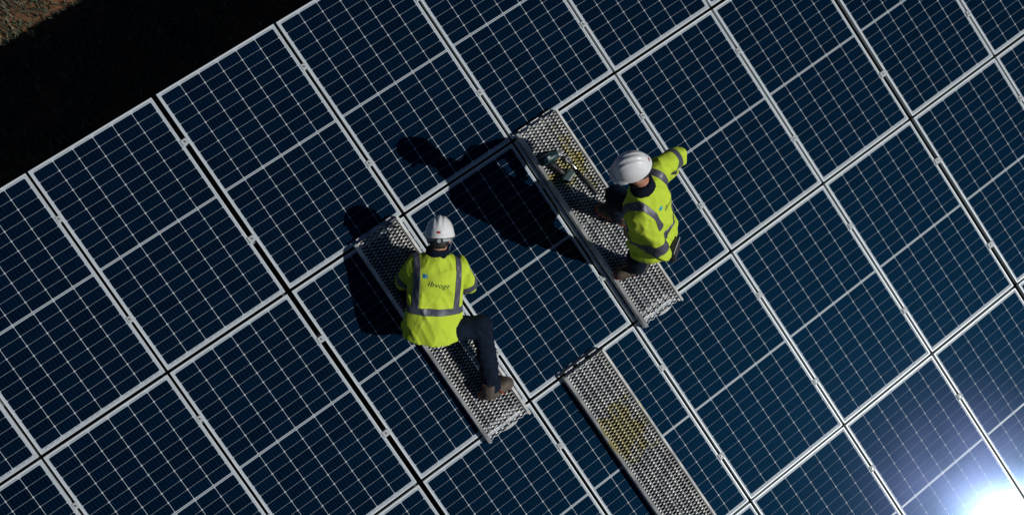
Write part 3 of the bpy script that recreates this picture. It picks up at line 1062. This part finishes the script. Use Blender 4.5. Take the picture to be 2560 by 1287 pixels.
def worker(J, label, base, cfg):
    J = {k: np.array(v, float) for k, v in J.items()}
    O = np.array(base, float)
    root = empty('person', Matrix.Translation(base), label, 'person', 'workers on the panels')
    sp = unit(J['neck'] - J['pelvis'])
    rt = J['shR'] - J['shL']; rt = unit(rt - sp * (rt @ sp))
    fw = np.cross(sp, rt)
    T = [rt, fw, sp]
    hd = frame_from(cfg['face'], cfg['head_up'])
    Lsp = np.linalg.norm(J['neck'] - J['pelvis'])
    P = lambda s, f=0., r=0.: J['pelvis'] + sp * (s * Lsp) + fw * f + rt * r
    allp = np.array(list(J.values()))
    lo, hi = allp.min(0) - .22, allp.max(0) + .24
    # --- body, one continuous surface
    F = Field(lo, hi, .0075)
    hc = J['head']
    F.ellipsoid(hc + hd[2] * .01, hd, (.074, .094, .105), .03)
    F.ellipsoid(hc + hd[1] * .032 - hd[2] * .060, hd, (.055, .066, .070), .03)
    F.capsule(hc + hd[1] * .090 - hd[2] * .010, hc + hd[1] * .112 - hd[2] * .045, .009, .014, .012)     # nose
    F.ellipsoid(hc + hd[1] * .092 - hd[2] * .078, hd, (.024, .012, .007), .008)                       # lips
    F.ellipsoid(hc + hd[1] * .082 - hd[2] * .112, hd, (.022, .020, .018), .02)                        # chin
    for s_ in (-1, 1):
        F.ellipsoid(hc + hd[0] * s_ * .078 - hd[2] * .028 - hd[1] * .006, [unit(hd[0] * s_ - hd[1] * .5), hd[1], hd[2]], (.010, .019, .032), .008)
        F.ellipsoid(hc + hd[0] * s_ * .032 + hd[1] * .086 + hd[2] * .012, hd, (.022, .010, .008), .01)  # brow
    F.capsule(J['neck'] - sp * .02, hc - hd[2] * .05 - hd[1] * .01, .058, .054, .03)
    F.ellipsoid(P(.66), T, (.165, .100, .20), .04)
    F.ellipsoid(P(.25), T, (.145, .095, .17), .05)
    F.ellipsoid(P(.0), T, (.160, .105, .12), .05)
    for s_ in 'RL':
        F.capsule(J['neck'] - sp * .05, J['sh' + s_], .05, .055, .04)
        F.capsule(J['sh' + s_], J['el' + s_], .052, .042, .03)
        F.capsule(J['el' + s_], J['wr' + s_], .042, .029, .02)
        hand_prims(F, J['wr' + s_], cfg['hand' + s_] if 'hand' + s_ in cfg else J['wr' + s_] - J['el' + s_], cfg.get('palm' + s_, -PN))
        F.capsule(J['hip' + s_], J['kn' + s_], .085, .056, .04)
        F.capsule(J['kn' + s_], J['an' + s_], .056, .040, .02)
    body = link('body', F.mesh('body', M_skin, O, 1), root)
    # eyes
    for s_ in (-1, 1):
        bm = bmesh.new(); bmesh.ops.create_uvsphere(bm, u_segments=10, v_segments=8, radius=.011)
        me = bpy.data.meshes.new('eye'); bm.to_mesh(me); bm.free(); me.materials.append(M_helm)
        link('eye', me, body, local=Matrix.Translation(Vector(hc + hd[0] * s_ * .031 + hd[1] * .083 - hd[2] * .006 - O)))
    # hair: cap over the skull down to the nape
    F = Field(hc - .2, hc + .2, .006)
    F.ellipsoid(hc + hd[2] * .012 - hd[1] * .004, hd, (.080, .099, .110), .01)
    F.ellipsoid(hc - hd[1] * .050 - hd[2] * .045, hd, (.064, .050, .060), .02)
    F.cut(hc + hd[1] * .035 - hd[2] * .02, unit(hd[1] - hd[2] * .75))
    F.cut(hc - hd[2] * .088, -hd[2])
    wrinkle(F, np.eye(3), hc, .003, (.02, .02, .02), 3)
    link('hair', F.mesh('hair', M_hair, O, 1), body)
    # --- trousers
    kl, kh = cfg['trouser_lo'], None
    F = Field(lo, hi, .0075)
    F.ellipsoid(P(.02), T, (.178, .140, .15), .05)
    for s_ in 'RL':
        F.capsule(J['hip' + s_], J['kn' + s_], .104, .080, .05)
        F.capsule(J['kn' + s_], J['an' + s_], .080, .068, .03)
    F.cut(P(.30), sp)
    for s_ in 'RL':
        sd = unit(J['an' + s_] - J['kn' + s_])
        X, Y, Z = F.grid()
        a = J['an' + s_] - sd * .025
        d = (X - a[0]) * sd[0] + (Y - a[1]) * sd[1] + (Z - a[2]) * sd[2]
        near = np.sqrt((X - a[0]) ** 2 + (Y - a[1]) ** 2 + (Z - a[2]) ** 2) < .16
        F.F = np.where(near, np.maximum(F.F, d), F.F).astype(np.float32)
    wrinkle(F, [rt, fw, sp], J['pelvis'], .010, (.11, .11, .055), 1.7)
    link('trousers', F.mesh('trousers', M_trous, O, 1), root)
    # --- boots
    for s_ in 'RL':
        if cfg.get('toe' + s_) is not None:
            boot(root, O, J['an' + s_], cfg['toe' + s_], J['kn' + s_])
    # --- jacket
    g = .0065
    jl = np.minimum.reduce([J[k] for k in ('pelvis', 'neck', 'shR', 'shL', 'elR', 'elL', 'wrR', 'wrL')]) - .30
    jh = np.maximum.reduce([J[k] for k in ('pelvis', 'neck', 'shR', 'shL', 'elR', 'elL', 'wrR', 'wrL')]) + .24
    k_ = cfg.get('bulk', 1.06)
    def torso(F):
        F.ellipsoid(P(.62), T, (.198 * k_, .138 * k_, .23), .05)
        F.ellipsoid(P(.25), T, (.193 * k_, .142 * k_, .23), .06)
        F.ellipsoid(P(-.12), T, (.212 * k_, .162 * k_, .24), .07)
        F.capsule(J['shL'] - sp * .012, J['shR'] - sp * .012, .072, .072, .05)
        F.capsule(P(.93), P(.80), .075, .10, .05)
    def sleeves(F):
        for s_ in 'RL':
            F.capsule(J['sh' + s_], J['el' + s_], .076, .064, .04)
            F.capsule(J['el' + s_], J['wr' + s_], .064, .046, .03)
    F = Field(jl, jh, g)
    torso(F); sleeves(F)
    wrinkle(F, [unit(rt + .5 * sp), fw, unit(sp - .5 * rt)], J['pelvis'], cfg.get('fold', .014), (.10, .15, .26), cfg['seed'])
    wrinkle(F, [unit(rt - .4 * sp), fw, unit(sp + .4 * rt)], J['pelvis'], .004, (.05, .07, .11), cfg['seed'] + 2)
    F.cut(P(cfg['hem']), -unit(sp + fw * cfg.get('hem_tilt', 0)))
    for s_ in 'RL':
        wd_ = unit(J['wr' + s_] - J['el' + s_]); a = J['wr' + s_] + wd_ * .0
        X, Y, Z = F.grid()
        d = (X - a[0]) * wd_[0] + (Y - a[1]) * wd_[1] + (Z - a[2]) * wd_[2]
        near = np.sqrt((X - a[0]) ** 2 + (Y - a[1]) ** 2 + (Z - a[2]) ** 2) < .075
        F.F = np.where(near, np.maximum(F.F, d), F.F).astype(np.float32)
    jm = F.mesh('jacket', M_vis, O, 1)
    jk = link('jacket', jm, root)
    # which vertices belong to the trunk, which to a sleeve
    def seg_d(p, a, b):
        ab = b - a; t = np.clip((p - a) @ ab / (ab @ ab), 0, 1)
        return np.linalg.norm(p - a - ab * t), t
    def on_sleeve(p, s_):
        d, t = seg_d(p, J['sh' + s_], J['el' + s_])
        return d < .105 and t > .35
    def trunk(co):
        p = np.array(co) + O
        q = p - J['pelvis']
        r_, f2 = q @ rt, q @ fw
        in_t = (r_ / .245) ** 2 + (f2 / .19) ** 2 < 1.02
        for s_ in 'RL':
            d, t = seg_d(p, J['sh' + s_], J['el' + s_])
            d2, t2 = seg_d(p, J['el' + s_], J['wr' + s_])
            if (d < .095 and t > .42) or d2 < .08: return False
        return in_t
    band_lo, band_hi = cfg['belt']
    pl = lambda s: tuple(P(s) - O)
    bms = [cut_strip(jm, [(pl(band_hi), tuple(sp)), (pl(band_lo), tuple(-sp))], trunk)]
    for s_, sg in (('R', 1), ('L', -1)):
        a, b_ = cfg['strap']
        pa = tuple(P(0, 0, sg * a) - O); pb_ = tuple(P(0, 0, sg * b_) - O)
        bms.append(cut_strip(jm, [(pa, tuple(-rt * sg)), (pb_, tuple(rt * sg)), (pl(band_hi - .01), tuple(-sp))], lambda co: trunk(co), .0034))
    strip_obj('reflective_band', bms, M_refl, jk)
    for s_ in 'RL':
        ax_ = unit(J['el' + s_] - J['sh' + s_])
        t0, t1 = cfg['sleeve' + s_]
        a = J['sh' + s_] + (J['el' + s_] - J['sh' + s_]) * t0 - O
        b_ = J['sh' + s_] + (J['el' + s_] - J['sh' + s_]) * t1 - O
        tl = cfg.get('sleeve_tilt' + s_, np.zeros(3))
        def kp(co, s_=s_):
            d, t = seg_d(np.array(co) + O, J['sh' + s_], J['el' + s_])
            return d < .12 and not (((np.array(co) + O - J['pelvis']) @ rt / .17) ** 2 + ((np.array(co) + O - J['pelvis']) @ fw / .13) ** 2 < 1)
        strip_obj('sleeve_band', [cut_strip(jm, [(tuple(a), tuple(-unit(ax_ + tl))), (tuple(b_), tuple(unit(ax_ + tl)))], kp)], M_refl, jk)
    # --- dark collar of the layer underneath
    F = Field(J['neck'] - .22, J['neck'] + .22, .006)
    nk = unit(hc - hd[2] * .06 - J['neck'])
    cax = unit(sp + nk * .8)
    X, Y, Z = F.grid()
    c0 = J['neck'] + cax * .022 + fw * .012
    ax1 = (X - c0[0]) * cax[0] + (Y - c0[1]) * cax[1] + (Z - c0[2]) * cax[2]
    rad = np.sqrt(np.maximum((X - c0[0]) ** 2 + (Y - c0[1]) ** 2 + (Z - c0[2]) ** 2 - ax1 ** 2, 0))
    F.F = (np.sqrt(np.maximum(np.abs(rad - .070 + ax1 * .10) - .006, 0) ** 2 + np.maximum(np.abs(ax1) - .030, 0) ** 2) - .011).astype(np.float32)
    wrinkle(F, np.eye(3), c0, .005, (.05, .05, .05), 8)
    link('collar', F.mesh('collar', M_navy, O, 1), root)
    # --- helmet
    hm, loc = helmet(root, O, J['helm'], hd)
    cradle(hm, Matrix.Identity(4))
    return root, jk, jm, P, rt, fw, sp, O, J

J1 = dict(pelvis=(0.736,-0.868,1.566), neck=(1.010,-0.587,1.916), head=(1.095,-0.494,2.005), shR=(1.105,-0.706,1.800), shL=(0.836,-0.539,1.856),
          elR=(1.132,-0.774,1.549), wrR=(1.063,-0.580,1.440), elL=(0.745,-0.507,1.660), wrL=(0.900,-0.440,1.500),
          hipR=(0.785,-0.962,1.500), hipL=(0.670,-0.865,1.540), knR=(1.020,-1.105,1.510), anR=(0.850,-1.475,1.100),
          knL=(0.790,-0.430,1.510), anL=(0.720,-0.700,1.390), helm=(1.100,-0.500,2.010))
cfg1 = dict(face=(.30, .40, -.866), head_up=(.52, .69, .50), handR=(-.2, .9, .1), handL=(.2, .9, .25), trouser_lo=0,
            toeR=(.80, -.13, 0), toeL=(-.1, -1, 0), hem=-.18, hem_tilt=-.25, belt=(.20, .30), strap=(.132, .176), sleeveR=(.80, 1.02), sleeveL=(.70, .92),
            seed=.4, fold=.019)
w1 = worker(J1, 'person in yellow jacket and white helmet kneeling on the left plank, seen from behind', (.85, -1.0, 1.20), cfg1)

J2 = dict(pelvis=(2.403,-1.396,1.921), neck=(2.350,-1.262,2.538), head=(2.300,-1.172,2.722), shR=(2.535,-1.190,2.467), shL=(2.262,-1.381,2.387),
          elR=(2.775,-1.165,2.360), wrR=(2.580,-1.200,2.110), elL=(2.314,-1.601,2.056), wrL=(2.270,-1.400,1.970),
          hipR=(2.471,-1.322,1.932), hipL=(2.346,-1.445,1.881), knR=(2.447,-0.947,1.737), anR=(2.506,-0.963,1.301),
          knL=(2.340,-1.384,1.506), anL=(2.395,-1.358,1.137), helm=(2.297,-1.162,2.744))
cfg2 = dict(face=(-.88, .44, -.30), head_up=(-.32, .19, .92), trouser_lo=0, handR=(-.7, .6, -.3), handL=(-.3, .9, 0),
            toeR=(-.45, .89, 0), toeL=(-.95, .25, 0), hem=-.13, hem_tilt=0.0, belt=(.19, .27), strap=(.108, .158), sleeveR=(.62, .82), sleeveL=(.72, .92),
            seed=2.1, bulk=1.12, fold=.018, palmR=(0, 0, -1), palmL=(.5, 0, -.8))
w2 = worker(J2, 'person in yellow jacket and white helmet standing on the plank, elbows out, facing left', (2.40, -1.15, 1.10), cfg2)

def logo(wk, r0, s0, blue):
    root, jk, jm, P, rt, fw, sp, O, J = wk
    bm = bmesh.new(); bm.from_mesh(jm)
    back = -fw
    c = Vector(P(s0, 0, r0 + .09) - sp * .03 - O)               # the stiff print irons the cloth flat here
    near = []
    for v in bm.verts:
        d = v.co - c
        if abs(d.dot(Vector(rt))) < .115 and abs(d.dot(Vector(sp))) < .075 and d.dot(Vector(back)) > 0:
            near.append(v)
    for _ in range(40):
        bmesh.ops.smooth_vert(bm, verts=near, factor=.5, use_axis_x=True, use_axis_y=True, use_axis_z=True)
    bm.to_mesh(jm); jm.update()
    bvh = BVHTree.FromBMesh(bm)
    v, f = plate(.034, .030)
    sq = mesh('logo', v, f, blue)
    project(sq, bvh, P(s0, 0, r0) - O, rt, sp, back, .002)
    q = link('logo', sq, jk)
    v, f = plate(.007, .030, 2, 5, .020)
    l2 = mesh('logo_stripe', v, f, M_logo_l)
    project(l2, bvh, P(s0, 0, r0) - O, rt, sp, back, .003)
    link('logo_stripe', l2, q)
    tm = text_mesh('ibvogt', .060, .22)
    tm.materials.clear(); tm.materials.append(M_ink)
    c_, s_ = math.cos(R(-8)), math.sin(R(-8))
    project(tm, bvh, P(s0, 0, r0 + .034) - sp * .050 - O, rt * c_ + sp * s_, sp * c_ - rt * s_, back, .002)
    link('lettering', tm, jk)
    bm.free()
logo(w1, -.115, .75, M_logo_b)
logo(w2, -.070, .74, M_logo_t)

# pouch on the standing worker's belt
def pouch():
    root, jk, jm, P, rt, fw, sp, O, J = w2
    c = P(-.10, -.185, -.05) - O
    M_ = Matrix(((rt[0], fw[0], sp[0], c[0]), (rt[1], fw[1], sp[1], c[1]), (rt[2], fw[2], sp[2], c[2]), (0, 0, 0, 1)))
    b = MB().box(-.07, .07, -.022, .022, -.11, .06)
    pc = b.make('tool_pouch', M_pouch, root, local=M_, bevel=.010)
    b = MB().box(-.074, .074, -.026, -.0225, .035, .052)
    b.make('pouch_trim', M_greyst, pc)
pouch()
